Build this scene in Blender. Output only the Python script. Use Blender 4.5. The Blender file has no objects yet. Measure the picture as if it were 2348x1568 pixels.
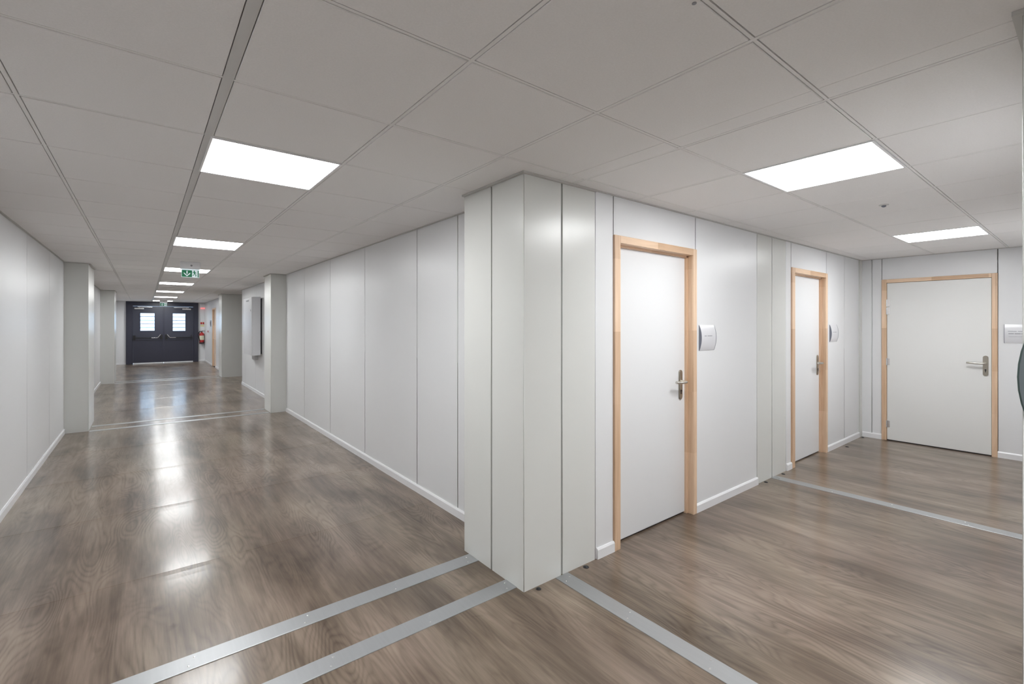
import bpy, bmesh, math, random
from mathutils import Vector, Matrix

# ------------------------------------------------------------------ camera, world, exposure
SC = bpy.context.scene
COL = SC.collection
FPX, CX, HY, PSI, EYE = 1062.0, 1150.0, 743.0, math.radians(37.64), 1.478
H = 2.318                                   # ceiling height
cam = bpy.data.cameras.new('camera')
cam.sensor_fit = 'HORIZONTAL'; cam.sensor_width = 36.0
cam.lens = FPX / 2348 * 36
cam.shift_x = (1174 - CX) / 2348
cam.shift_y = -(784 - HY) / 2348
cam.clip_start = 0.05
camo = bpy.data.objects.new('camera', cam); COL.objects.link(camo)
camo.location = (0, 0, EYE); camo.rotation_euler = (math.pi / 2, 0, -PSI)
SC.camera = camo
SC.view_settings.view_transform = 'Standard'
SC.view_settings.look = 'None'
SC.view_settings.gamma = 1
SC.view_settings.use_curve_mapping = False
SC.view_settings.exposure = 0.0
LIGHT_POWER = 28.0                           # emission of the ceiling panels
w = bpy.data.worlds.new('daylight'); SC.world = w; w.use_nodes = True
w.node_tree.nodes['Background'].inputs[0].default_value = (0.72, 0.86, 1.0, 1)
w.node_tree.nodes['Background'].inputs[1].default_value = 11.0

# ------------------------------------------------------------------ materials
def lin(r, g, b):
    f = lambda c: (c / 255) / 12.92 if c / 255 <= .04045 else ((c / 255 + .055) / 1.055) ** 2.4
    return (f(r), f(g), f(b), 1)

def mat(name, col, rough=.5, metal=0, spec=.5, coat=0, coat_rough=.1, emit=0, vary=0, vscale=(3, 3, 3), bump=0, bscale=200):
    m = bpy.data.materials.new(name); m.use_nodes = True
    nt = m.node_tree; b = nt.nodes['Principled BSDF']
    b.inputs['Base Color'].default_value = col
    b.inputs['Roughness'].default_value = rough
    b.inputs['Metallic'].default_value = metal
    b.inputs['Specular IOR Level'].default_value = spec
    b.inputs['Coat Weight'].default_value = coat
    b.inputs['Coat Roughness'].default_value = coat_rough
    if emit:
        b.inputs['Emission Color'].default_value = col
        b.inputs['Emission Strength'].default_value = emit
    tc = nt.nodes.new('ShaderNodeTexCoord')
    if vary:
        mp = nt.nodes.new('ShaderNodeMapping'); mp.inputs['Scale'].default_value = vscale
        no = nt.nodes.new('ShaderNodeTexNoise'); no.inputs['Scale'].default_value = 1; no.inputs['Detail'].default_value = 4
        rm = nt.nodes.new('ShaderNodeMix'); rm.data_type = 'RGBA'
        rm.inputs[6].default_value = tuple(c * (1 - vary) for c in col[:3]) + (1,)
        rm.inputs[7].default_value = tuple(min(1, c * (1 + vary)) for c in col[:3]) + (1,)
        nt.links.new(tc.outputs['Object'], mp.inputs[0]); nt.links.new(mp.outputs[0], no.inputs['Vector'])
        nt.links.new(no.outputs[0], rm.inputs[0]); nt.links.new(rm.outputs[2], b.inputs['Base Color'])
    if bump:
        n2 = nt.nodes.new('ShaderNodeTexNoise'); n2.inputs['Scale'].default_value = bscale; n2.inputs['Detail'].default_value = 3
        bp = nt.nodes.new('ShaderNodeBump'); bp.inputs['Strength'].default_value = bump; bp.inputs['Distance'].default_value = .002
        nt.links.new(tc.outputs['Object'], n2.inputs['Vector']); nt.links.new(n2.outputs[0], bp.inputs['Height'])
        nt.links.new(bp.outputs[0], b.inputs['Normal'])
    return m

M = {}
M['panel'] = mat('white_lacquered_panel', (.80, .805, .82, 1), rough=.34, spec=.5, vary=.012, vscale=(2, 2, .6))
M['pillar'] = mat('pale_grey_lacquered_panel', (.73, .735, .712, 1), rough=.27, spec=.5, vary=.012, vscale=(2, 2, .6))
M['groove'] = mat('grey_joint_filler', (.36, .37, .33, 1), rough=.6)  # mid grey filler between the pillar panels
M['joint'] = mat('pale_joint_filler', (.62, .62, .61, 1), rough=.5)
M['skirt'] = mat('white_skirting_plastic', (.86, .86, .88, 1), rough=.3)
M['leaf'] = mat('white_door_laminate', (.78, .785, .80, 1), rough=.42, bump=.05, bscale=400)
M['leaf_grey'] = mat('pale_grey_door_laminate', (.80, .80, .79, 1), rough=.42)
M['tile'] = mat('mineral_fibre_tile', (.87, .852, .845, 1), rough=.9, spec=.15, vary=.05, vscale=(160, 160, 160), bump=.25, bscale=260)
M['tile_rail'] = mat('off_white_rail', (.85, .835, .825, 1), rough=.7)
M['tbar'] = mat('ceiling_rail_metal', (.66, .65, .64, 1), rough=.6)
M['trim'] = mat('pale_ceiling_trim', (.55, .54, .52, 1), rough=.5)
M['dark'] = mat('dark_gap', (.02, .02, .025, 1), rough=.7)
M['near_black'] = mat('black_rim_and_gap_shade', (.03, .025, .03, 1), rough=.6)  # near-black for small rims, also stands for shade under the doors
M['satin'] = mat('satin_nickel', (.42, .39, .34, 1), rough=.32, metal=1)
M['satin_bright'] = mat('light_satin_nickel', (.56, .54, .50, 1), rough=.3, metal=1)
M['chrome'] = mat('bright_steel', (.75, .75, .76, 1), rough=.22, metal=1)
M['alu'] = mat('brushed_aluminium', (.43, .44, .45, 1), rough=.42, metal=.75, vary=.06, vscale=(60, 4, 4), bump=.08, bscale=60)
M['screw'] = mat('screw_head_steel', (.8, .8, .8, 1), rough=.25, metal=1)
M['navy'] = mat('dark_navy_paint', lin(58, 60, 74), rough=.33, vary=.04)
M['navy_frame'] = mat('darker_navy_paint', lin(50, 51, 66), rough=.36)
M['black'] = mat('black_plastic', (.012, .012, .014, 1), rough=.4)
M['plate_cap'] = mat('slate_plastic', lin(112, 116, 128), rough=.45)
M['plate'] = mat('clear_covered_white_paper', (.70, .70, .73, 1), rough=.3, coat=.2)
M['ink'] = mat('grey_ink', (.33, .33, .36, 1), rough=.5)
M['box'] = mat('grey_enclosure_paint', lin(214, 214, 217), rough=.35)
M['red'] = mat('red_paint', lin(178, 22, 24), rough=.25, coat=.5)
M['hose'] = mat('black_rubber', lin(45, 32, 38), rough=.5)
M['paper'] = mat('cream_label_paper', lin(215, 214, 190), rough=.5)
M['green'] = mat('sign_green', lin(0, 110, 70), rough=.4, emit=.35)
M['sign_white'] = mat('sign_white', lin(215, 230, 235), rough=.4, emit=.5)
M['disc'] = mat('slate_grey_plastic', lin(105, 114, 118), rough=.45)
M['disc_rim'] = mat('dark_teal_rim', lin(70, 88, 86), rough=.5)
M['pinkred'] = mat('lit_red_lens', lin(250, 150, 150), rough=.3, emit=.6)
M['yellow'] = mat('pale_yellow_print', lin(220, 210, 140), rough=.5)
M['cladding'] = mat('pale_blue_cladding', (.44, .52, .60, 1), rough=.7)
M['render'] = mat('outdoor_white_cladding', (.8, .8, .8, 1), rough=.8)

def emissive(name, col, s):
    m = bpy.data.materials.new(name); m.use_nodes = True; nt = m.node_tree; nt.nodes.clear()
    e = nt.nodes.new('ShaderNodeEmission'); e.inputs[0].default_value = col; e.inputs[1].default_value = s
    o = nt.nodes.new('ShaderNodeOutputMaterial'); nt.links.new(e.outputs[0], o.inputs[0]); return m
M['diffuser'] = emissive('lit_panel_diffuser', (.965, .985, .985, 1), LIGHT_POWER)

def glass():
    m = bpy.data.materials.new('window_glass'); m.use_nodes = True; nt = m.node_tree; nt.nodes.clear()
    t = nt.nodes.new('ShaderNodeBsdfTransparent'); t.inputs[0].default_value = (.93, .97, 1, 1)
    g = nt.nodes.new('ShaderNodeBsdfGlossy'); g.inputs['Roughness'].default_value = .05
    f = nt.nodes.new('ShaderNodeFresnel'); f.inputs[0].default_value = 1.45
    x = nt.nodes.new('ShaderNodeMixShader'); o = nt.nodes.new('ShaderNodeOutputMaterial')
    nt.links.new(f.outputs[0], x.inputs[0]); nt.links.new(t.outputs[0], x.inputs[1]); nt.links.new(g.outputs[0], x.inputs[2])
    nt.links.new(x.outputs[0], o.inputs[0]); return m
M['glass'] = glass()

def wood_trim(name, s1, s2):
    m = mat(name, lin(205, 172, 142), rough=.45)
    nt = m.node_tree; b = nt.nodes['Principled BSDF']; L = nt.links.new
    tc = nt.nodes.new('ShaderNodeTexCoord')
    mp = nt.nodes.new('ShaderNodeMapping'); mp.inputs['Scale'].default_value = s1
    no = nt.nodes.new('ShaderNodeTexNoise'); no.inputs['Scale'].default_value = 1; no.inputs['Detail'].default_value = 6; no.inputs['Distortion'].default_value = .5
    mq = nt.nodes.new('ShaderNodeMapping'); mq.inputs['Scale'].default_value = s2
    vo = nt.nodes.new('ShaderNodeTexWhiteNoise')
    sn = nt.nodes.new('ShaderNodeVectorMath'); sn.operation = 'FLOOR'
    L(tc.outputs['Object'], mp.inputs[0]); L(mp.outputs[0], no.inputs['Vector'])
    L(tc.outputs['Object'], mq.inputs[0]); L(mq.outputs[0], sn.inputs[0]); L(sn.outputs[0], vo.inputs['Vector'])
    r = nt.nodes.new('ShaderNodeValToRGB')
    r.color_ramp.elements[0].position = .30; r.color_ramp.elements[0].color = lin(204, 169, 137)
    r.color_ramp.elements[1].position = .72; r.color_ramp.elements[1].color = lin(240, 210, 181)
    ad = nt.nodes.new('ShaderNodeMath'); ad.operation = 'MULTIPLY_ADD'; ad.inputs[1].default_value = .38
    L(vo.outputs['Value'], ad.inputs[0])
    mu = nt.nodes.new('ShaderNodeMath'); mu.operation = 'MULTIPLY'; mu.inputs[1].default_value = .62
    L(no.outputs[0], mu.inputs[0]); L(mu.outputs[0], ad.inputs[2]); L(ad.outputs[0], r.inputs[0]); L(r.outputs[0], b.inputs['Base Color'])
    return m
M['wood'] = wood_trim('beech_door_frame', (40, 40, 2.2), (14, 14, 2.1))
M['wood_head'] = wood_trim('beech_door_head', (2.2, 40, 40), (2.1, 14, 14))

def floor_mat():
    m = mat('oak_look_vinyl', (.2, .17, .14, 1), rough=.3)
    nt = m.node_tree; b = nt.nodes['Principled BSDF']; L = nt.links.new
    tc = nt.nodes.new('ShaderNodeTexCoord')
    def noise(scale, sx, sy, detail, dist=0, rough=.5, off=0, src=None):
        mp = nt.nodes.new('ShaderNodeMapping'); mp.inputs['Scale'].default_value = (sx, sy, 1); mp.inputs['Location'].default_value = (off, off * .37, off * .11)
        n = nt.nodes.new('ShaderNodeTexNoise'); n.inputs['Scale'].default_value = scale; n.inputs['Detail'].default_value = detail
        n.inputs['Distortion'].default_value = dist; n.inputs['Roughness'].default_value = rough
        L(src or tc.outputs['Object'], mp.inputs[0]); L(mp.outputs[0], n.inputs['Vector']); return n.outputs[0]
    def math_(op, a, bb=None, c=None, clamp=False):
        n = nt.nodes.new('ShaderNodeMath'); n.operation = op; n.use_clamp = clamp
        for i, v in enumerate((a, bb, c)):
            if v is None: continue
            if isinstance(v, (int, float)): n.inputs[i].default_value = v
            else: L(v, n.inputs[i])
        return n.outputs[0]
    def ramp(fac, stops):
        r = nt.nodes.new('ShaderNodeValToRGB'); cr = r.color_ramp
        while len(cr.elements) < len(stops): cr.elements.new(.5)
        for e, (p, c) in zip(cr.elements, stops): e.position = p; e.color = c
        L(fac, r.inputs[0]); return r.outputs[0]
    # broad clouds of tone running with the grain
    broad = noise(1, 3.4, 1.15, 4, .6)
    streak = noise(1, 14, 1.3, 5, .4, .55, 3.1)
    # cathedral figure: contour lines of a stretched noise
    figure = noise(1, 5.2, .95, 1.4, .25, .4, 9.3)
    rings = math_('SINE', math_('MULTIPLY', figure, 150.0))
    rings = math_('POWER', math_('MULTIPLY_ADD', rings, .5, .5), .5)
    rings = math_('MULTIPLY', rings, math_('MULTIPLY', math_('SUBTRACT', noise(1, 3.1, 1.2, 1, 0, .5, 33.0), .38, clamp=True), 4.5, clamp=True))
    fibre = noise(1, 130, 6, 2, 0, .5, 1.7)
    thread = noise(1, 42, 2.6, 4, .2, .6, 14.4)
    knot = noise(1, 7.5, 4.0, 2, .8, .5, 21.0)
    knotm = math_('MULTIPLY', math_('SUBTRACT', knot, .68, clamp=True), 3.2, clamp=True)
    v = math_('MULTIPLY_ADD', broad, .66, -.17)
    v = math_('MULTIPLY_ADD', streak, .34, v)
    v = math_('MULTIPLY_ADD', rings, .105, v)
    v = math_('MULTIPLY_ADD', fibre, .12, v)
    v = math_('MULTIPLY_ADD', thread, .26, v)
    v = math_('SUBTRACT', v, .06)
    v = math_('SUBTRACT', v, math_('MULTIPLY', knotm, .30))
    c = ramp(v, [(.28, lin(74, 62, 52)), (.45, lin(108, 94, 82)), (.60, lin(134, 119, 106)), (.80, lin(160, 145, 130))])
    hue = nt.nodes.new('ShaderNodeMix'); hue.data_type = 'RGBA'; hue.blend_type = 'MULTIPLY'; hue.inputs[0].default_value = 1
    tint = ramp(noise(1, 1.7, .7, 2, 0, .5, 5.5), [(.35, (1.0, .97, .97, 1)), (.65, (.99, 1.0, .96, 1))])
    L(c, hue.inputs[6]); L(tint, hue.inputs[7]); L(hue.outputs[2], b.inputs['Base Color'])
    rg = math_('MULTIPLY_ADD', fibre, .04, .29); L(rg, b.inputs['Roughness'])
    bp = nt.nodes.new('ShaderNodeBump'); bp.inputs['Strength'].default_value = .10; bp.inputs['Distance'].default_value = .002
    hgt = noise(1, 26, 5, 1, 0, .4, 12.0)
    L(hgt, bp.inputs['Height'])
    L(bp.outputs[0], b.inputs['Normal'])
    b.inputs['Specular IOR Level'].default_value = .22
    b.inputs['Coat Weight'].default_value = .42; b.inputs['Coat Roughness'].default_value = .145; b.inputs['Coat IOR'].default_value = 1.45
    L(bp.outputs[0], b.inputs['Coat Normal'])
    return m
M['floor'] = floor_mat()

# ------------------------------------------------------------------ mesh helpers
def B(): return bmesh.new()

def box(bm, x0, x1, y0, y1, z0, z1, bev=0, seg=2, edges='all', mi=0):
    r = bmesh.ops.create_cube(bm, size=1.0)
    sx, sy, sz = abs(x1 - x0), abs(y1 - y0), abs(z1 - z0)
    mt = Matrix.Translation(((x0 + x1) / 2, (y0 + y1) / 2, (z0 + z1) / 2)) @ Matrix.Diagonal((sx, sy, sz, 1))
    bmesh.ops.transform(bm, matrix=mt, verts=r['verts'])
    if mi:
        for f in {f for v in r['verts'] for f in v.link_faces}: f.material_index = mi
    if bev:
        es = {e for v in r['verts'] for e in v.link_edges}
        if edges == 'vert': es = {e for e in es if abs(e.verts[0].co.z - e.verts[1].co.z) > sz * .5}
        if edges == 'top':
            zt = max(z0, z1); es = {e for e in es if all(abs(v.co.z - zt) < 1e-6 for v in e.verts)}
        bmesh.ops.bevel(bm, geom=list(es), offset=min(bev, .45 * min(sx, sy, sz)), segments=seg, profile=.5, affect='EDGES')

def cyl(bm, p, q, r, r2=None, seg=24):
    p, q = Vector(p), Vector(q); d = q - p
    mt = Matrix.Translation((p + q) / 2) @ d.to_track_quat('Z', 'Y').to_matrix().to_4x4()
    bmesh.ops.create_cone(bm, cap_ends=True, segments=seg, radius1=r, radius2=r if r2 is None else r2, depth=d.length, matrix=mt)

def tube(bm, pts, r, seg=12, flat=1.0):
    pts = [Vector(p) for p in pts]; rings = []
    rr = r if isinstance(r, (list, tuple)) else [r] * len(pts)
    up = Vector((0, 0, 1))
    for i, p in enumerate(pts):
        t = (pts[min(i + 1, len(pts) - 1)] - pts[max(i - 1, 0)]).normalized()
        u = up - t * up.dot(t)
        if u.length < 1e-3: u = Vector((0, 1, 0)) - t * t.y
        u.normalize(); v = t.cross(u)
        rings.append([bm.verts.new(p + u * math.cos(a) * rr[i] * flat + v * math.sin(a) * rr[i]) for a in [2 * math.pi * k / seg for k in range(seg)]])
    for a, b in zip(rings, rings[1:]):
        for k in range(seg): bm.faces.new((a[k], a[(k + 1) % seg], b[(k + 1) % seg], b[k]))
    bm.faces.new(rings[0][::-1]); bm.faces.new(rings[-1])

def lathe(bm, prof, cx=0, cy=0, seg=32, axis='z'):
    rings = []
    for r, h in prof:
        ring = []
        for k in range(seg):
            a = 2 * math.pi * k / seg
            if axis == 'z': co = (cx + r * math.cos(a), cy + r * math.sin(a), h)
            else: co = (cx + r * math.cos(a), h, cy + r * math.sin(a))
            ring.append(bm.verts.new(co))
        rings.append(ring)
    for a, b in zip(rings, rings[1:]):
        for k in range(seg): bm.faces.new((a[k], a[(k + 1) % seg], b[(k + 1) % seg], b[k]))
    bm.faces.new(rings[0][::-1]); bm.faces.new(rings[-1])

def prism(bm, poly, y0, y1):
    """polygon in x,z pulled from y0 to y1"""
    a = [bm.verts.new((x, y0, z)) for x, z in poly]; b = [bm.verts.new((x, y1, z)) for x, z in poly]
    n = len(poly); bm.faces.new(a); bm.faces.new(b[::-1])
    for k in range(n): bm.faces.new((a[k], b[k], b[(k + 1) % n], a[(k + 1) % n]))

def obj(name, bm, m, parent=None, smooth=False):
    bmesh.ops.recalc_face_normals(bm, faces=bm.faces)
    me = bpy.data.meshes.new(name); bm.to_mesh(me); bm.free()
    for mm in (m if isinstance(m, (list, tuple)) else [m]): me.materials.append(mm)
    if smooth:
        for p in me.polygons: p.use_smooth = True
        try: me.set_sharp_from_angle(angle=math.radians(38))
        except Exception: pass
    o = bpy.data.objects.new(name, me); COL.objects.link(o)
    if parent: o.parent = parent
    return o

def tag(o, label=None, cat=None, group=None, kind=None):
    if label: o['label'] = label
    if cat: o['category'] = cat
    if group: o['group'] = group
    if kind: o['kind'] = kind
    return o

def thing(name, loc, rz=0, label=None, cat=None, group=None, kind=None):
    o = bpy.data.objects.new(name, None); COL.objects.link(o); o.empty_display_size = .1
    o.location = loc; o.rotation_euler = (0, 0, rz)
    return tag(o, label, cat, group, kind)

def struct(name, bm, m, label, cat='wall', smooth=False):
    return tag(obj(name, bm, m, smooth=smooth), label, cat, None, 'structure')

def soften(o):
    """flat panel faces, rounded folded edges"""
    m = o.modifiers.new('normals', 'WEIGHTED_NORMAL'); m.keep_sharp = False; m.weight = 100
    return o

def dup(root, loc, rz=0, label=None):
    r = root.copy(); COL.objects.link(r); r.location = loc; r.rotation_euler = (0, 0, rz)
    if label: r['label'] = label
    for ch in list(root.children):
        c = ch.copy(); COL.objects.link(c); c.parent = r
        for g in list(ch.children):
            d = g.copy(); COL.objects.link(d); d.parent = c
    return r

# ------------------------------------------------------------------ plan of the place (metres)
XL, XR = -0.86, 1.905           # side walls of the long corridor
YD = 1.945                      # wall with the two doors
YS = 0.131                      # opposite wall of the short hall
XE = 7.5                        # end wall of the short hall
YF = 21.8                       # far end of the long corridor
YB = -5.0                       # end of the corridor behind the camera
AL0, AL1, AX = 12.93, 14.95, 5.0  # side passage on the right
T = .12
HW = H + .04

# ---- floor: sheets of vinyl on boards whose joints telegraph through as faint ridges
bm = B()
def floor_strip(x0, x1, ys):
    prev = None
    for y, z in ys:
        cur = (bm.verts.new((x0, y, z)), bm.verts.new((x1, y, z)))
        if prev: bm.faces.new((prev[0], prev[1], cur[1], cur[0]))
        prev = cur
seams = [3.405, 4.65, 5.9, 7.15, 10.2, 11.5, 12.75, 14.0, 16.6, 17.9, 19.2]
ys = [(YB, 0)]
for s in seams:
    ys += [(s - .12, 0), (s - .05, .0006), (s - .003, .0018), (s, .0026), (s + .5, .0011), (s + 1.0, 0)]
ys.append((YF + .3, 0))
floor_strip(XL, XR, ys)
floor_strip(XR, XE + .3, [(YS - .2, 0), (YD + .3, 0)])
floor_strip(XR, AX, [(AL0, 0), (AL1, 0)])
floor_strip(XL - .2, XL, [(YB, 0), (YF + .3, 0)])
struct('floor', bm, M['floor'], 'grey brown oak-look vinyl floor with metal joint strips across it', 'floor')
bm = B(); box(bm, XL - .3, XE + .4, YB - .3, YF + .25, -.12, -.02)
struct('floor_slab', bm, M['dark'], 'slab under the vinyl floor', 'floor')

# ---- panelled walls
def wall(name, axis, at, out, segs, label, mkey='panel', z1=HW, t=.045, gap=.003, back=True):
    """segs: (a0, a1, z0, z1) panels along the wall; out = +1/-1 side of the visible face"""
    bm = B()
    f, r = at, at - out * t
    lo, hi = min(s[0] for s in segs), max(s[1] for s in segs)
    for a0, a1, zz0, zz1 in segs:
        A0, A1 = a0 + gap / 2, a1 - gap / 2
        if axis == 'y': box(bm, f, r, A0, A1, zz0, zz1, .004, 3, 'vert')
        else: box(bm, A0, A1, f, r, zz0, zz1, .004, 3, 'vert')
    if back:
        for a0, a1, zz0, zz1 in segs:
            g0, g1 = at - out * .006, at - out * (t - .004)
            pad = .0
            if axis == 'y': box(bm, g0 if 0 else at - out * .03, at - out * (t + T), a0 - pad, a1 + pad, zz0, zz1, mi=1)
            else: box(bm, a0 - pad, a1 + pad, at - out * .03, at - out * (t + T), zz0, zz1, mi=1)
    return soften(struct(name, bm, [M[mkey], M['joint']], label, 'wall', True))

def S(js, z0=0, z1=HW): return [(a, b, z0, z1) for a, b in zip(js, js[1:])]

wall('wall_right', 'y', XR, -1, S([2.5, 3.02, 3.69, 4.91, 6.10, 7.32, 8.6]), 'white panelled corridor wall left of the big corner pillar')
wall('wall_right_middle', 'y', XR, -1, S([8.8, 10.0, 11.2, 12.4, AL0]), 'short white wall behind the grey wall cabinet')
DY0, DY1 = 18.25, 19.17
wall('wall_right_far', 'y', XR, -1, S([AL1, 15.6, 16.8, DY0]) + [(DY0, DY1, 2.02, HW)] + S([DY1, 20.4, YF + .2]), 'white wall at the far end of the corridor holding a wooden door')
wall('wall_left', 'y', XL, 1, S([YB - .2, -3.7, -2.5, -1.3, -.1, 1.2, 2.45, 3.7, 4.85, 6.08, 7.35, 8.55, 9.4, 10.6, 11.8, 13.0, 14.2, 15.4, 16.6, 17.8, 19.0, 20.2, YF + .2]), 'long white panelled wall on the left of the corridor')
wall('wall_alcove_near', 'x', AL0, 1, S([XR + .045, 3.2, 4.4, AX + .1]), 'near wall of the side passage')
wall('wall_alcove_far', 'x', AL1, -1, S([2.29, 3.4, 4.4, AX + .1]), 'far wall of the side passage')
wall('wall_alcove_end', 'y', AX, -1, S([AL0 - .1, 14, AL1 + .1]), 'end wall of the side passage')
# far wall around the navy double doors
FD0, FD1 = -.53, 1.685
wall('wall_far', 'x', YF, -1, [(XL - .1, FD0, 0, HW), (FD1, XR + .1, 0, HW)], 'narrow white wall strips beside the navy double doors')
# door wall of the hall
D1 = (2.42, 3.417); D2 = (5.243, 6.241); DH = 2.06
wall('wall_doors', 'x', YD, -1, S([2.243, D1[0]]) + [(D1[0], D1[1], DH, HW)] + S([D1[1], 4.479]) + S([5.115, D2[0]])
     + [(D2[0], D2[1], DH, HW)] + S([D2[1], 6.85, 7.405]), 'white panelled hall wall with two wooden framed doors')
D3 = (.707, 1.727)
wall('wall_end', 'y', XE, -1, S([YS - .2, D3[0]]) + [(D3[0], D3[1], 2.046, HW)] + S([D3[1], 1.83, YD + .1]), 'white end wall of the hall with a wide door')
wall('wall_hall_right', 'x', YS, 1, S([2.3, 3.5, 4.7, 5.9, 7.1, XE + .1]), 'white panelled wall facing the two doors')
wall('wall_right_behind', 'y', XR, -1, S([YB - .1, -3.7, -2.5, -1.3, -.74]), 'white wall behind the camera')
wall('wall_behind', 'x', YB, 1, S([XL - .1, .5, XR + .1]), 'white end wall behind the camera')

# ---- pillars: folded grey panels round the module joints
def pillar(name, boxes, label, key='pillar', trimside=None):
    bm = B()
    for b in boxes: box(bm, *b[:4], 0, HW, .003, 2, 'vert')
    return soften(struct(name, bm, [M[key], M['groove']], label, 'pillar', True))

g = .0045
def corner_pillar(name, x0, x1, y0, y1, jx, jy, label, hx=1):
    """x0 faces the corridor; joints at jx on the y0/y1 face and jy on the x0 face; core fills the joints"""
    bm = B()
    box(bm, x0, jx - g, y0, jy - g, 0, HW, .003, 2, 'vert')
    box(bm, jx + g, x1, y0, jy - g, 0, HW, .003, 2, 'vert')
    box(bm, x0, jx - g, jy + g, y1, 0, HW, .003, 2, 'vert')
    box(bm, jx + g, x1, jy + g, y1, 0, HW, .003, 2, 'vert')
    box(bm, x0 + .02, x1 - .02, y0 + .02, y1 - .02, 0, HW - .01, mi=1)
    return soften(struct(name, bm, [M['pillar'], M['groove']], label, 'pillar', True))
corner_pillar('pillar_corner', 1.655, 2.243, YD, 2.545, 1.949, 2.245, 'large pale grey clad pillar at the corner where the corridors meet')
corner_pillar('pillar_near_right', 1.868, 2.30, -.75, YS, 2.10, -.30, 'near pillar cut off by the right edge')
pillar('pillar_right_middle', [(1.665, 1.95, 8.44, 8.95)], 'grey pillar on the right wall before the grey wall cabinet')
pillar('pillar_left_middle', [(XL - .03, -.61, 8.54, 8.98), (XL - .03, -.61, 8.985, 9.43)], 'wide grey pillar on the left wall, nearer of the two')
pillar('pillar_right_far', [(1.70, 2.30, 14.93, 15.55)], 'broad shaded pillar at the far corner of the side passage')
pillar('pillar_left_far', [(XL - .03, -.59, 15.0, 15.9)], 'farther narrow grey pillar on the left wall')
pillar('pillar_hall_middle', [(4.479, 4.791, YD, 2.1), (4.799, 5.115, YD, 2.1)], 'flat grey panel pair on the door wall between the two doors')
pillar('pillar_hall_corner', [(7.405, 7.62, YD - .012, 2.1)], 'thin grey corner post where the door wall meets the end wall')

# ---- baseboards
def skirt(bm, axis, at, out, a0, a1, h=.068, t=.013):
    f0, f1 = at, at + out * t
    pr = [(at - out * .002, 0), (f1, 0), (f1, h - .012), (at + out * t * .45, h), (at - out * .002, h)]
    va, vb = [], []
    for q, z in pr:
        va.append(bm.verts.new((q, a0, z) if axis == 'y' else (a0, q, z)))
        vb.append(bm.verts.new((q, a1, z) if axis == 'y' else (a1, q, z)))
    n = len(pr); bm.faces.new(va); bm.faces.new(vb[::-1])
    for k in range(n): bm.faces.new((va[k], vb[k], vb[(k + 1) % n], va[(k + 1) % n]))
def base(name, runs, label):
    bm = B()
    for r in runs: skirt(bm, *r)
    return struct(name, bm, M['skirt'], label, 'baseboard')
base('baseboard_right', [('y', XR, -1, 2.545, 8.44), ('y', XR, -1, 8.95, AL0), ('y', XR, -1, 15.55, DY0), ('y', XR, -1, DY1, YF)], 'white baseboard along the right corridor wall')
base('baseboard_left', [('y', XL, 1, YB, 8.54), ('y', XL, 1, 9.43, 15.0), ('y', XL, 1, 15.9, YF)], 'white baseboard along the left corridor wall')
base('baseboard_doors', [('x', YD, -1, 2.253, D1[0]), ('x', YD, -1, D1[1], 4.479), ('x', YD, -1, 5.125, D2[0]), ('x', YD, -1, D2[1], 7.40)], 'white baseboard along the wall with two doors')
base('baseboard_end', [('y', XE, -1, YS, D3[0]), ('y', XE, -1, D3[1], 1.93)], 'white baseboard beside the wide end door')
base('baseboard_far', [('x', YF, -1, XL, FD0), ('x', YF, -1, FD1, XR)], 'white baseboard beside the navy double doors')
base('baseboard_alcove', [('x', AL1, -1, 2.3, AX), ('x', AL0, 1, XR + .05, AX)], 'white baseboard in the side passage')

# ---- ceiling: 60 cm mineral tiles in T bars
GX, GY = .228, .03
lights = [(GX + .3, 2.73 + 3 * k) for k in range(-2, 7)] + [(2.928, .93), (5.928, .93)]
light_cells = {(round((x - GX - .3) / .6), round((y - GY - .3) / .6)) for x, y in lights}
bm = B()
regions = [(XL - .05, XR, YB - .05, YF + .05), (XR, XE + .05, YS - .05, YD + .05), (XR, AX + .05, AL0 - .05, AL1 + .05)]
random.seed(4)
for x0, x1, y0, y1 in regions:
    i0, i1 = math.floor((x0 - GX) / .6), math.ceil((x1 - GX) / .6)
    j0, j1 = math.floor((y0 - GY) / .6), math.ceil((y1 - GY) / .6)
    for i in range(i0, i1):
        for j in range(j0, j1):
            if (i, j) in light_cells: continue
            wl = .0195 if i == 0 else .0097; wr = .0195 if i == -1 else .0097
            a0, a1 = max(x0, GX + .6 * i + wl), min(x1, GX + .6 * (i + 1) - wr)
            b0, b1 = max(y0, GY + .6 * j + .0088), min(y1, GY + .6 * (j + 1) - .0088)
            if a1 - a0 < .01 or b1 - b0 < .01: continue
            dz = random.uniform(-.0007, .0007)
            box(bm, a0, a1, b0, b1, H + dz, H + .016, .0022, 1, 'all')
struct('ceiling', bm, M['tile'], 'suspended ceiling of square off-white mineral tiles', 'ceiling')
bm = B()
for x0, x1, y0, y1 in regions:
    for i in range(math.floor((x0 - GX) / .6), math.ceil((x1 - GX) / .6) + 1):
        x = GX + .6 * i; hw = .0165 if i == 0 else .0065
        if x0 < x < x1:
            box(bm, x - hw, x + hw, y0, y1, H + .0012, H + .03, mi=1 if i == 0 else 0); box(bm, x - hw - .004, x + hw + .004, y0, y1, H + .012, H + .03, mi=1)
    for j in range(math.floor((y0 - GY) / .6), math.ceil((y1 - GY) / .6) + 1):
        y = GY + .6 * j
        if y0 < y < y1:
            box(bm, x0, x1, y - .0052, y + .0052, H + .0016, H + .03); box(bm, x0, x1, y - .011, y + .011, H + .0125, H + .03, mi=1)
struct('ceiling_grid', bm, [M['tile_rail'], M['tbar']], 'grey metal rails between the ceiling tiles', 'ceiling')
bm = B(); box(bm, XL - .3, XE + .4, YB - .3, YF + .22, H + .05, H + .12)
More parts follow.
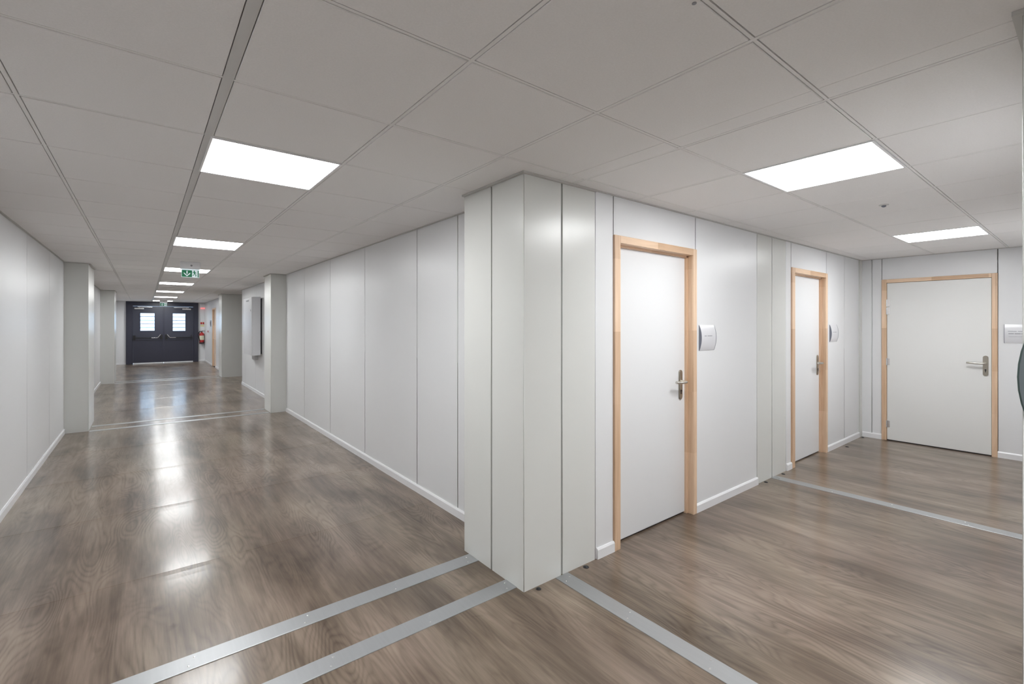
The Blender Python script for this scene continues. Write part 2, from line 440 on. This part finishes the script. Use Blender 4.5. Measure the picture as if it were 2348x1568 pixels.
struct('ceiling_slab', bm, M['tbar'], 'roof deck above the suspended ceiling', 'ceiling')

# ceiling edge angle (trim_n)
bm = B()
def edge(axis, at, out, a0, a1, dz=.006, w=.016):
    if axis == 'y': box(bm, at, at + out * w, a0, a1, H - dz, H + .002)
    else: box(bm, a0, a1, at, at + out * w, H - dz, H + .002)
edge('y', XR, -1, 2.545, 8.44); edge('y', XR, -1, 8.95, AL0); edge('y', XR, -1, 15.55, YF)
edge('y', XL, 1, YB, 8.54); edge('y', XL, 1, 9.43, 15.0); edge('y', XL, 1, 15.9, YF)
edge('x', YF, -1, XL, XR); edge('x', YD, -1, 2.243, XE); edge('y', XE, -1, YS, YD); edge('x', YS, 1, 2.3, XE)
struct('trim_1', bm, M['trim'], 'thin pale edge angle where the ceiling meets the walls', 'trim')
bm = B()
def collar(x0, x1, y0, y1, sides, w=.018, dz=.012):
    if 'w' in sides: box(bm, x0 - w, x0, y0 - (w if 's' in sides else 0), y1 + (w if 'n' in sides else 0), H - dz, H)
    if 's' in sides: box(bm, x0, x1, y0 - w, y0, H - dz, H)
    if 'n' in sides: box(bm, x0, x1, y1, y1 + w, H - dz, H)
    if 'e' in sides: box(bm, x1, x1 + w, y0, y1, H - dz, H)
collar(1.655, 2.243, YD, 2.545, 'ws'); collar(1.868, 2.30, -.75, YS, 'wn'); collar(1.665, 1.95, 8.44, 8.95, 'wsn')
collar(XL, -.61, 8.54, 9.43, 'esn'); collar(1.70, 2.30, 14.93, 15.55, 'wsn'); collar(XL, -.59, 15.0, 15.9, 'es')
struct('trim_2', bm, M['trim'], 'thin grey collar trim round the pillar heads', 'trim')

# ------------------------------------------------------------------ ceiling lights
t = thing('ceiling_light', (0, 0, H))
bm = B()
for a in ((-.2925, .2925, -.2925, -.283), (-.2925, .2925, .283, .2925), (-.2925, -.283, -.283, .283), (.283, .2925, -.283, .283)):
    box(bm, *a, -.004, .02)
obj('light_frame', bm, M['skirt'], t)
bm = B(); box(bm, -.283, .283, -.283, .283, -.001, .012); obj('diffuser', bm, M['diffuser'], t)
tag(t, None, 'ceiling light', 'square flush ceiling lights')
names = ['ceiling light panel at the hidden near end of the long corridor', 'ceiling light panel over the crossing, overhead and out of view',
         'large bright square ceiling panel over the long corridor, nearest the pillar',
         'bright ceiling panel second along the long corridor, before the exit sign',
         'ceiling panel third along the corridor, partly hidden by the green exit sign',
         'narrow-looking ceiling panel just past the near exit sign, fourth in the row',
         'small ceiling panel in the corridor row, fifth counted from the pillar',
         'very thin-looking ceiling panel in the corridor row, second before the far exit sign',
         'last ceiling panel above the far green exit sign and navy doors',
         'large bright square panel over the hall in front of the nearest door',
         'smaller bright ceiling panel in front of the wide end door']
for k, (x, y) in enumerate(lights):
    if k == 0:
        t.location = (x, y, H); t['label'] = names[0]
    else: dup(t, (x, y, H), 0, names[k])

# ------------------------------------------------------------------ hinged doors
def lever_set(parent, px, z, side=-1, zt=.088, zb=.142, y=0.0, pw=.044):
    """long plate with lever; px plate centre, lever points to side (-1 = left)"""
    bm = B(); rr = pw / 2; pl = []
    for k in range(9): a = math.pi * k / 8; pl.append((px + rr * math.cos(a), z + zt - rr + rr * math.sin(a)))
    for k in range(9): a = math.pi + math.pi * k / 8; pl.append((px + rr * math.cos(a), z - zb + rr + rr * math.sin(a)))
    prism(bm, pl, y - .007, y + .002); prism(bm, [(px + (u - px) * .86, z + (v - z) * .965) for u, v in pl], y - .010, y - .006)
    p = obj('handle_plate', bm, M['satin'], parent, True)
    bm = B()
    cyl(bm, (px, y - .008, z), (px, y - .030, z), .011)
    pts = [(px, y - .028, z), (px, y - .046, z)]
    for k in range(1, 6):
        a = k / 5 * math.pi / 2
        pts.append((px + side * .014 * (1 - math.cos(a)), y - .046 - .014 * math.sin(a), z))
    for k in range(1, 8):
        s = k / 7
        pts.append((px + side * (.014 + .132 * s), y - .060 - .006 * math.sin(s * math.pi), z + .006 * s * s))
    tube(bm, pts, .0105, 14)
    obj('lever', bm, M['satin_bright'], p, True)
    bm = B(); cyl(bm, (px, y - .0095, z - .072), (px, y - .0125, z - .072), .008); box(bm, px - .0035, px + .0035, y - .0125, y - .0098, z - .098, z - .074)
    obj('keyhole', bm, M['near_black'], p)
    return p

def framed_door(name, loc, rz, W, HT, label, leaf_y=.055, fw=.050, proud=.014, hinges=(), leafm='leaf', lip=0.0, handle=None, gapm='near_black', jl=None):
    d = thing(name, loc, rz, label, 'door', None, 'structure')
    fl = .058 if jl is None else jl
    bm = B()
    def member(x0, x1, z0, z1, mi=0): box(bm, x0, x1, -proud, .115, z0, z1, .0025, 2, mi=mi)
    member(0, fl, 0, HT); member(W - fw, W, 0, HT); member(fl, W - fw, HT - fw, HT, 1)
    if leaf_y > .03:   # rebate stop in front of the leaf
        box(bm, fl, fl + .012, leaf_y - .018, leaf_y + .07, 0, HT - fw); box(bm, W - fw - .012, W - fw, leaf_y - .018, leaf_y + .07, 0, HT - fw)
        box(bm, fl, W - fw, leaf_y - .018, leaf_y + .07, HT - fw - .014, HT - fw, mi=1)
    obj('door_frame', bm, [M['wood'], M['wood_head']], d)
    st = .012 if leaf_y > .03 else .003
    bm = B(); box(bm, fl + st, W - fw - st, leaf_y, leaf_y + .04, .012, HT - fw - (.014 if leaf_y > .03 else .003), .002, 2)
    lf = obj('door_leaf', bm, M[leafm], d)
    bm = B(); box(bm, fl, W - fw, leaf_y + .012, leaf_y + .11, -.001, .0125); obj('gap_light_block', bm, M[gapm], d)  # added bar blocks outside light and stands for the shade under the leaf
    bm = B(); box(bm, fl, W - fw, leaf_y + .06, leaf_y + .10, 0, HT - fw); obj('light_stop', bm, M['dark'], d)  # unseen black sheet added to keep outside light from coming through
    if handle: lever_set(lf, *handle[:2], side=handle[2], y=leaf_y)
    for hz in hinges:
        bm = B(); cyl(bm, (fl + .002, leaf_y - .009, hz - .045), (fl + .002, leaf_y - .009, hz + .045), .008, seg=16)
        box(bm, fl - .004, fl + .03, leaf_y - .003, leaf_y + .001, hz - .04, hz + .04)
        obj('hinge', bm, M['chrome'], d, True)
    return d

framed_door('door_1', (D1[0], YD, 0), 0, D1[1] - D1[0], DH, 'nearest white door with pale wooden frame, beside the corner pillar', handle=(3.291 - D1[0], 1.035, -1))
framed_door('door_2', (D2[0], YD, 0), 0, D2[1] - D2[0], DH, 'second white door in a pale wooden frame, seen narrow near the hall corner', handle=(6.118 - D2[0], 1.035, -1), jl=.07)
framed_door('door_3', (XE, D3[1], 0), -math.pi / 2, D3[1] - D3[0], 2.046, 'wide white door with visible hinges in the hall end wall', leaf_y=-.004, fw=.045, proud=.018,
            hinges=(1.745, 1.645, 1.0, .21), leafm='leaf_grey', handle=(D3[1] - .80, 1.035, -1), jl=.05)
framed_door('door_4', (XR, DY1, 0), -math.pi / 2, DY1 - DY0, 2.03, 'distant wooden framed door on the right wall near the extinguisher', handle=(.80, 1.035, -1))

# ------------------------------------------------------------------ navy double doors at the far end
dd = thing('door_5', (0, YF, 0), 0, 'dark navy double doors with two windows at the corridor end', 'double door', None, 'structure')
LX0, LX1, LM, LT = -.355, 1.54, .585, 2.15
bm = B()
box(bm, FD0, LX0, -.06, .14, 0, H - .004, .004); box(bm, LX1, FD1, -.06, .14, 0, H - .004, .004); box(bm, LX0, LX1, -.06, .14, LT, H - .004, .004)
box(bm, LX0, LX0 + .025, -.035, .10, 0, LT); box(bm, LX1 - .025, LX1, -.035, .10, 0, LT)
obj('door_frame', bm, M['navy_frame'], dd)
W1 = (-.115, .303, 1.235, 1.885); W2 = (.865, 1.262, 1.21, 1.885)
def leaf(x0, x1, wn, hinge_left):
    bm = B(); f, r = -.03, .03
    box(bm, x0, wn[0], f, r, .035, LT - .006); box(bm, wn[1], x1, f, r, .035, LT - .006)
    box(bm, wn[0], wn[1], f, r, .035, wn[2]); box(bm, wn[0], wn[1], f, r, wn[3], LT - .006)
    lf = obj('door_leaf', bm, M['navy'], dd)
    bm = B(); b = .022
    for a in ((wn[0] - b, wn[0], wn[2] - b, wn[3] + b), (wn[1], wn[1] + b, wn[2] - b, wn[3] + b)): box(bm, a[0], a[1], f - .008, f, a[2], a[3], .002)
    for a in ((wn[0], wn[1], wn[2] - b, wn[2]), (wn[0], wn[1], wn[3], wn[3] + b)): box(bm, a[0], a[1], f - .008, f, a[2], a[3], .002)
    wf = obj('window_bead', bm, M['navy_frame'], lf)
    bm = B(); box(bm, wn[0] - .004, wn[1] + .004, -.004, .004, wn[2] - .004, wn[3] + .004); obj('window_pane', bm, M['glass'], lf)
    # panic bar across the leaf
    z = .965; xa, xb = (x0 + .03, x1 - .07) if hinge_left else (x1 - .03, x0 + .07)
    s = 1 if xb > xa else -1
    bm = B()
    box(bm, xa - .025, xa + .04 * s + (.0), f - .075, f, z - .07, z + .10, .006)
    obj('bar_bracket', bm, M['black'], lf)
    bm = B()
    prism(bm, [(xb - s * .05, z - .05), (xb + s * .03, z - .06), (xb + s * .03, z + .12), (xb - s * .005, z + .12)], f - .07, f)
    obj('latch_case', bm, M['black'], lf)
    bm = B(); tube(bm, [(xa, f - .06, z), (xb - s * .30, f - .06, z)], .02, 12); obj('push_bar', bm, M['black'], lf, True)
    bm = B(); tube(bm, [(xb - s * .34, f - .062, z), (xb - s * .12, f - .064, z), (xb - s * .085, f - .066, z + .035), (xb - s * .03, f - .068, z + .12)], .016, 10)
    obj('push_arm', bm, M['chrome'], lf, True)
    # overhead closer
    zc = 2.052
    if hinge_left: cx0, cx1, ax0, ax1 = x0 + .04, x0 + .32, x0 + .13, x0 + .57
    else: cx0, cx1, ax0, ax1 = x1 - .35, x1 - .07, x1 - .62, x1 - .14
    bm = B(); box(bm, cx0, cx1, f - .06, f, zc - .025, zc + .028, .006); cl = obj('door_closer', bm, M['chrome'], lf)
    bm = B(); box(bm, ax0, ax1, f - .052, f - .038, zc + .048, zc + .078, .003)
    box(bm, (cx0 + cx1) / 2 - .01, (cx0 + cx1) / 2 + .01, f - .05, f - .038, zc + .02, zc + .06); obj('closer_arm', bm, M['chrome'], cl)
    # kick plate
    bm = B(); box(bm, x0 + .02, x1 - .02, f - .003, f, .06, .87, .001); obj('kick_plate', bm, M['navy_frame'], lf)
    bm = B(); box(bm, x0 + .004, x1 - .004, f - .028, r - .01, .004, .040, .004); obj('weather_bar', bm, M['skirt'], lf)
leaf(LX0 + .026, LM - .002, W1, True); leaf(LM + .002, LX1 - .026, W2, False)
bm = B(); box(bm, LM - .03, LM + .03, -.038, -.030, .05, LT - .01, .002); obj('astragal', bm, M['navy_frame'], dd)
bm = B(); box(bm, FD0, FD1, .02, .14, -.01, .003); obj('door_threshold', bm, M['alu'], dd)
# outdoors behind the panes: white cladding boards in daylight
bm = B()
for k in range(18):
    z = -.05 + .155 * k
    vs = [bm.verts.new(c) for c in ((-3, 24.6, z), (4, 24.6, z), (4, 24.66, z + .138), (-3, 24.66, z + .138), (-3, 24.7, z + .138), (4, 24.7, z + .138), (4, 24.7, z), (-3, 24.7, z))]
    bm.faces.new(vs[:4]); bm.faces.new((vs[3], vs[2], vs[5], vs[4])); bm.faces.new(vs[4:]); bm.faces.new((vs[7], vs[6], vs[1], vs[0]))
    bm.faces.new((vs[0], vs[3], vs[4], vs[7])); bm.faces.new((vs[1], vs[6], vs[5], vs[2]))
box(bm, -3, 4, 24.72, 24.76, -.05, 2.7, mi=1)
tag(obj('cladding_fence', bm, [M['cladding'], M['dark']]), 'pale horizontal boards outdoors seen through the double door windows', 'fence')
bm = B(); box(bm, -6, 8, YF + .27, 32, -.2, -.05)
struct('ground_outside', bm, M['render'], 'pale ground outside the double doors', 'ground')

# ------------------------------------------------------------------ floor joint strips
def floor_bar(name, x0, x1, y0, y1, label, group, along):
    t = thing(name, ((x0 + x1) / 2, (y0 + y1) / 2, 0), 0, label, 'floor strip', group)
    hx, hy = (x1 - x0) / 2, (y1 - y0) / 2
    bm = B(); box(bm, -hx, hx, -hy, hy, -.001, .0035, .0028, 2, 'top'); obj('strip_plate', bm, M['alu'], t)
    L = 2 * (hx if along == 'x' else hy); n = max(2, int(round(L / .5)) + 1)
    for k in range(n):
        for s in (-1, 1):
            u = -L / 2 + .05 + (L - .1) * k / (n - 1)
            v = s * (min(hx, hy) * .5)
            u += .012 * s
            x, y = (u, v) if along == 'x' else (v, u)
            bm = B(); lathe(bm, [(.0048, .0035), (.0042, .0044), (.002, .0048)], x, y, 12); obj('screw', bm, M['screw'], t, True)
G1 = 'metal joint strips across the floor'
floor_bar('floor_strip', XL + .014, 1.652, 2.378, 2.484, 'aluminium floor strip ending at the left face of the corner pillar', G1, 'x')
floor_bar('floor_strip', XL + .014, 1.665, 2.005, 2.106, 'aluminium floor strip closest to the corner pillar edge, crossing the long corridor', G1, 'x')
floor_bar('floor_strip', 1.893, 1.995, YS + .003, YD - .004, 'diagonal-looking aluminium floor strip starting at the right face of the corner pillar', G1, 'y')
floor_bar('floor_strip', 4.765, 4.872, YS + .003, YD - .004, 'thin aluminium floor strip crossing the hall before the second door', G1, 'y')
for y, lb in ((8.52, 'faint metal floor strip between the two middle corridor pillars, nearer one'), (8.90, 'faint metal floor strip between the two middle corridor pillars, farther one'),
              (15.02, 'barely visible metal floor strip at the far corridor pillars, nearer one'), (15.4, 'barely visible metal floor strip at the far corridor pillars, farther one')):
    t = thing('floor_strip', (.53, y, 0), 0, lb, 'floor strip', G1)
    bm = B(); box(bm, -1.13, 1.12, -.045, .045, -.001, .0035, .0028, 2, 'top'); obj('strip_plate', bm, M['alu'], t)

# floor plugs: small black adjuster caps along the foot of the door wall
def plug(x, y, r, lb):
    t = thing('floor_plug', (x, y, 0), 0, lb, 'floor plug', 'black floor plugs at the wall foot')
    bm = B(); lathe(bm, [(r, -.0005), (r, .003), (r * .8, .0065), (r * .45, .008)], 0, 0, 24); obj('cap', bm, M['black'], t, True)
    bm = B(); lathe(bm, [(r * 1.25, -.0005), (r * 1.25, .0012), (r * 1.05, .002)], 0, 0, 24); obj('rim', bm, M['near_black'], t, True)
plug(2.128, 1.918, .015, 'small black floor plug at the pillar foot just right of the diagonal strip')
plug(1.742, 1.921, .012, 'small black floor plug close to the front edge of the corner pillar')
plug(4.60, 1.918, .014, 'small black floor plug before the thin strip across the hall')
plug(4.985, 1.918, .014, 'small black floor plug just after the thin strip across the hall')
plug(6.70, 1.875, .016, 'small round floor plug beyond the second door')
plug(7.42, 1.905, .014, 'small black floor plug in the far hall corner')

# ------------------------------------------------------------------ name plates
def plate(loc, rz, lb, W=.215, HT=.20, D=.018, text=((.55, .012, .10, .52), ), flat=False):
    t = thing('door_sign', loc, rz, lb, 'door sign', 'curved door name plates')
    n = 14
    def arc(s, d): return -(.004 + d * (1 - (2 * s - 1) ** 2))
    bm = B()
    fr, bk = [], []
    for k in range(n + 1):
        s = k / n; z = -HT / 2 + HT * s; y = arc(s, D)
        fr.append((bm.verts.new((-W / 2, y, z)), bm.verts.new((W / 2, y, z))))
    b0 = [bm.verts.new((x, 0, z)) for x, z in ((-W / 2, -HT / 2), (W / 2, -HT / 2), (W / 2, HT / 2), (-W / 2, HT / 2))]
    for a, b in zip(fr, fr[1:]): bm.faces.new((a[0], a[1], b[1], b[0]))
    bm.faces.new((b0[0], b0[1], fr[0][1], fr[0][0])); bm.faces.new((b0[3], b0[2], fr[-1][1], fr[-1][0])); bm.faces.new(b0)
    bm.faces.new([a[0] for a in fr] + [b0[3], b0[0]]); bm.faces.new([a[1] for a in fr][::-1] + [b0[1], b0[2]])
    obj('sign_body', bm, M['plate'], t, True)
    for s in (-1, 1):
        bm = B(); x0 = s * W / 2; x1 = s * (W / 2 + .004)
        a, b = [], []
        for k in range(n + 1):
            q = k / n; z = -HT / 2 - .001 + (HT + .002) * q; y = arc(q, D + .0015)
            a.append(bm.verts.new((x0, y, z))); b.append(bm.verts.new((x1, y, z)))
        za = -HT / 2 - .001; zb = HT / 2 + .001
        a += [bm.verts.new((x0, 0, zb)), bm.verts.new((x0, 0, za))]; b += [bm.verts.new((x1, 0, zb)), bm.verts.new((x1, 0, za))]
        m_ = len(a); bm.faces.new(a); bm.faces.new(b[::-1])
        for k in range(m_): bm.faces.new((a[k], b[k], b[(k + 1) % m_], a[(k + 1) % m_]))
        obj('end_cap', bm, M['plate_cap'], t)
    bm = B()
    for z, x0, x1, h in text:
        s = (z + HT / 2) / HT; y = arc(s, D) - .0004
        box(bm, x0, x1, y - .0004, y + .0006, z - h / 2, z + h / 2)
    obj('print', bm, M['ink'], t)
    return t
tx = [(.015, -.065, -.035, .006), (.015, -.02, .05, .006)]
plate((3.582, YD, 1.369), 0, 'curved white name plate to the right of the nearest door', .222, .20, text=tx)
plate((6.45, YD, 1.369), 0, 'curved white name plate to the right of the second door', .222, .20, text=tx)
plate((XE, .535, 1.372), -math.pi / 2, 'white name plate with two printed lines beside the wide end door', .24, .205, .016,
      text=[(.028, -.095, -.03, .006), (.028, -.02, .09, .006), (.002, -.09, -.05, .009), (.002, -.045, .0, .009), (.002, .005, .09, .009), (-.03, -.09, .05, .003)])
plate((XR, 19.70, 1.50), -math.pi / 2, 'small grey name plate by the distant wooden framed door', .22, .24, text=[(.02, -.07, .07, .012)])

# ------------------------------------------------------------------ grey wall cabinet
c0, c1, cd = 10.46, 11.38, .195
t = thing('wall_cabinet', (XR, c1, .84), -math.pi / 2, 'tall light grey electrical wall cabinet between the right wall pillars', 'cabinet')
W = c1 - c0; HC = 1.19
bm = B(); box(bm, 0, W, -cd + .02, -.03, 0, HC, .006); obj('cabinet_body', bm, M['box'], t)
bm = B(); box(bm, .004, W - .004, -cd, -cd + .02, .004, HC - .004, .006); dr = obj('cabinet_door', bm, M['box'], t)
bm = B(); cyl(bm, (W - .09, -cd - .004, HC * .77), (W - .09, -cd + .002, HC * .77), .02); obj('door_lock', bm, M['ink'], dr)
bm = B(); box(bm, .3, .62, -cd - .001, -cd, HC * .93, HC * .955); obj('door_label', bm, M['ink'], dr)
bm = B(); box(bm, .03, W - .03, -.032, 0, .03, HC - .03); obj('gap_shadow', bm, M['dark'], t)  # near-black block stands for the shadow in the gap behind the cabinet
bm = B(); box(bm, .18, .5, -.07, -.005, -.12, .004, .004); obj('cable_trunking', bm, M['box'], t)

# ------------------------------------------------------------------ exit signs
def exit_sign(loc, lb, W=.20):
    t = thing('exit_sign', loc, 0, lb, 'exit sign', 'green emergency exit signs under the ceiling')
    bm = B(); box(bm, -W / 2 - .012, W / 2 + .012, -.035, .06, -.095, 0, .006); hs = obj('lamp_housing', bm, M['skirt'], t)
    bm = B(); lathe(bm, [(.012, -.036), (.008, -.039)], .01, -.05, 16, 'y'); obj('indicator', bm, M['ink'], hs)
    bm = B(); box(bm, -W / 2, W / 2, -.012, .004, -.208, -.095, .001); pn = obj('sign_panel', bm, M['sign_white'], t)
    bm = B(); box(bm, -W / 2 + .004, .018, -.014, -.0122, -.203, -.112); obj('green_field', bm, M['green'], pn)
    y0, y1 = -.0158, -.0142
    bm = B(); cx = -W / 4 + .012
    prism(bm, [(cx - .007, -.122), (cx + .007, -.122), (cx + .007, -.160), (cx - .007, -.160)], y0, y1)
    prism(bm, [(cx, -.195), (cx + .036, -.160), (cx + .036, -.143), (cx, -.178), (cx - .036, -.143), (cx - .036, -.160)], y0, y1)
    obj('arrow', bm, M['sign_white'], pn)
    bm = B(); cx = .048
    lathe(bm, [(.0085, y0), (.0085, y1)], cx - .004, -.122, 16, 'y')
    prism(bm, [(cx - .012, -.131), (cx + .006, -.131), (cx + .008, -.160), (cx - .006, -.160)], y0, y1)
    prism(bm, [(cx + .004, -.133), (cx + .022, -.146), (cx + .018, -.151), (cx + .002, -.142)], y0, y1)
    prism(bm, [(cx - .010, -.133), (cx - .026, -.146), (cx - .021, -.150), (cx - .008, -.143)], y0, y1)
    prism(bm, [(cx - .006, -.158), (cx + .002, -.158), (cx - .010, -.180), (cx - .026, -.183), (cx - .025, -.175), (cx - .014, -.173)], y0, y1)
    prism(bm, [(cx, -.158), (cx + .008, -.158), (cx + .020, -.173), (cx + .014, -.194), (cx + .006, -.192), (cx + .010, -.175)], y0, y1)
    obj('running_figure', bm, M['green'], pn)
    bm = B(); box(bm, .082, .094, y0, y1, -.203, -.112); obj('doorway_mark', bm, M['green'], pn)
    return t
exit_sign((.494, 7.55, H), 'green and white exit sign with down arrow hanging in mid corridor')
exit_sign((.53, 20.0, H), 'small green exit sign hanging in front of the navy double doors')

# ------------------------------------------------------------------ small fittings
t = thing('smoke_detector', (4.13, .94, H), 0, 'small grey detector on the ceiling between the two hall light panels', 'detector')
bm = B(); lathe(bm, [(.028, 0), (.028, -.003), (.022, -.005)], 0, 0, 28); obj('base_ring', bm, M['tbar'], t, True)
bm = B(); lathe(bm, [(.014, -.004), (.013, -.012), (.007, -.016)], 0, 0, 24); obj('sensor_head', bm, M['plate_cap'], t, True)
bm = B(); lathe(bm, [(.006, .001), (.006, -.0015), (.003, -.002)], 1.14, .652, 16)
for v in bm.verts: v.co.z += H
tag(obj('ceiling_hole', bm, M['ink']), 'tiny dark dot on a ceiling tile at the top of the picture', 'hole_mark')  # grey dot stands for a small dark hole in the tile

# fire extinguisher on the far wall
ex = thing('fire_extinguisher', (1.795, YF - .10, .725), 0, 'red fire extinguisher hanging on the wall right of the navy doors', 'fire extinguisher')
bm = B(); lathe(bm, [(.060, 0), (.078, .02), (.078, .34), (.070, .38), (.045, .41), (.026, .425), (.026, .44)], 0, 0, 28); obj('cylinder', bm, M['red'], ex, True)
bm = B(); lathe(bm, [(.082, -.02), (.082, .035), (.079, .04)], 0, 0, 28); obj('foot_ring', bm, M['hose'], ex, True)
bm = B(); lathe(bm, [(.0795, .13), (.0795, .30)], 0, 0, 28); obj('label_sleeve', bm, M['paper'], ex, True)
bm = B(); box(bm, -.02, .02, -.02, .02, .435, .47, .004); box(bm, -.02, .11, -.012, .012, .465, .478, .003)
prism(bm, [(0, .475), (0, .487), (.115, .515), (.12, .505)], -.01, .01); hv = obj('valve_handle', bm, M['hose'], ex)
bm = B(); tube(bm, [(-.015, 0, .455), (-.06, -.01, .47), (-.105, -.015, .42), (-.115, -.015, .33), (-.105, -.02, .24), (-.08, -.05, .14), (-.07, -.06, .08)], .013, 10); obj('hose', bm, M['hose'], ex, True)
bm = B(); box(bm, -.03, .03, .07, .10, .30, .36); obj('wall_bracket', bm, M['hose'], ex)

t = thing('extinguisher_sign', (1.82, YF, 1.47), 0, 'small red and cream sign above the fire extinguisher', 'sign')
bm = B(); box(bm, -.065, .065, -.004, 0, -.085, .09); bd = obj('sign_board', bm, M['paper'], t)
bm = B(); box(bm, -.06, -.004, -.0055, -.004, .0, .085); box(bm, .012, .062, -.0055, -.004, .0, .085); obj('red_field', bm, M['red'], bd)
bm = B(); box(bm, -.055, .06, -.0055, -.004, -.08, -.045); obj('yellow_field', bm, M['yellow'], bd)

t = thing('alarm_beacon', (1.83, YF, 2.18), 0, 'wall beacon with a pale red lens high beside the navy doors', 'alarm beacon')
bm = B(); box(bm, -.085, .085, -.05, 0, -.045, .10, .008); obj('beacon_housing', bm, M['skirt'], t)
bm = B(); box(bm, -.07, .07, -.055, -.01, -.11, -.045, .010); obj('beacon_lens', bm, M['pinkred'], t)

t = thing('call_point', (XR, 20.0, 1.21), -math.pi / 2, 'red round manual call point by the distant wooden door', 'call point')
bm = B(); box(bm, -.05, .05, -.05, 0, -.05, .05, .006); obj('call_box', bm, M['skirt'], t)
bm = B(); lathe(bm, [(.038, -.048), (.038, -.062), (.030, -.068)], 0, 0, 24, 'y'); obj('push_button', bm, M['red'], t, True)

# round grey disc fixed to the near pillar at the picture edge
dk = thing('wall_disc', (1.868, .1395 - .36, 1.336), math.radians(-90), 'grey round disc on the near pillar, cut by the right edge', 'disc')
R_ = .36
bm = B(); lathe(bm, [(R_ - .012, -.012), (R_ - .004, -.020), (R_ * .7, -.034), (R_ * .4, -.043), (.02, -.047)], 0, 0, 64, 'y'); obj('disc_face', bm, M['disc'], dk, True)
bm = B(); lathe(bm, [(R_ - .01, -.003), (R_, -.006), (R_, -.014), (R_ - .01, -.019)], 0, 0, 64, 'y'); obj('disc_rim', bm, M['disc_rim'], dk, True)
bm = B(); cyl(bm, (0, -.012, 0), (0, 0, 0), .10); obj('bracket', bm, M['disc_rim'], dk)
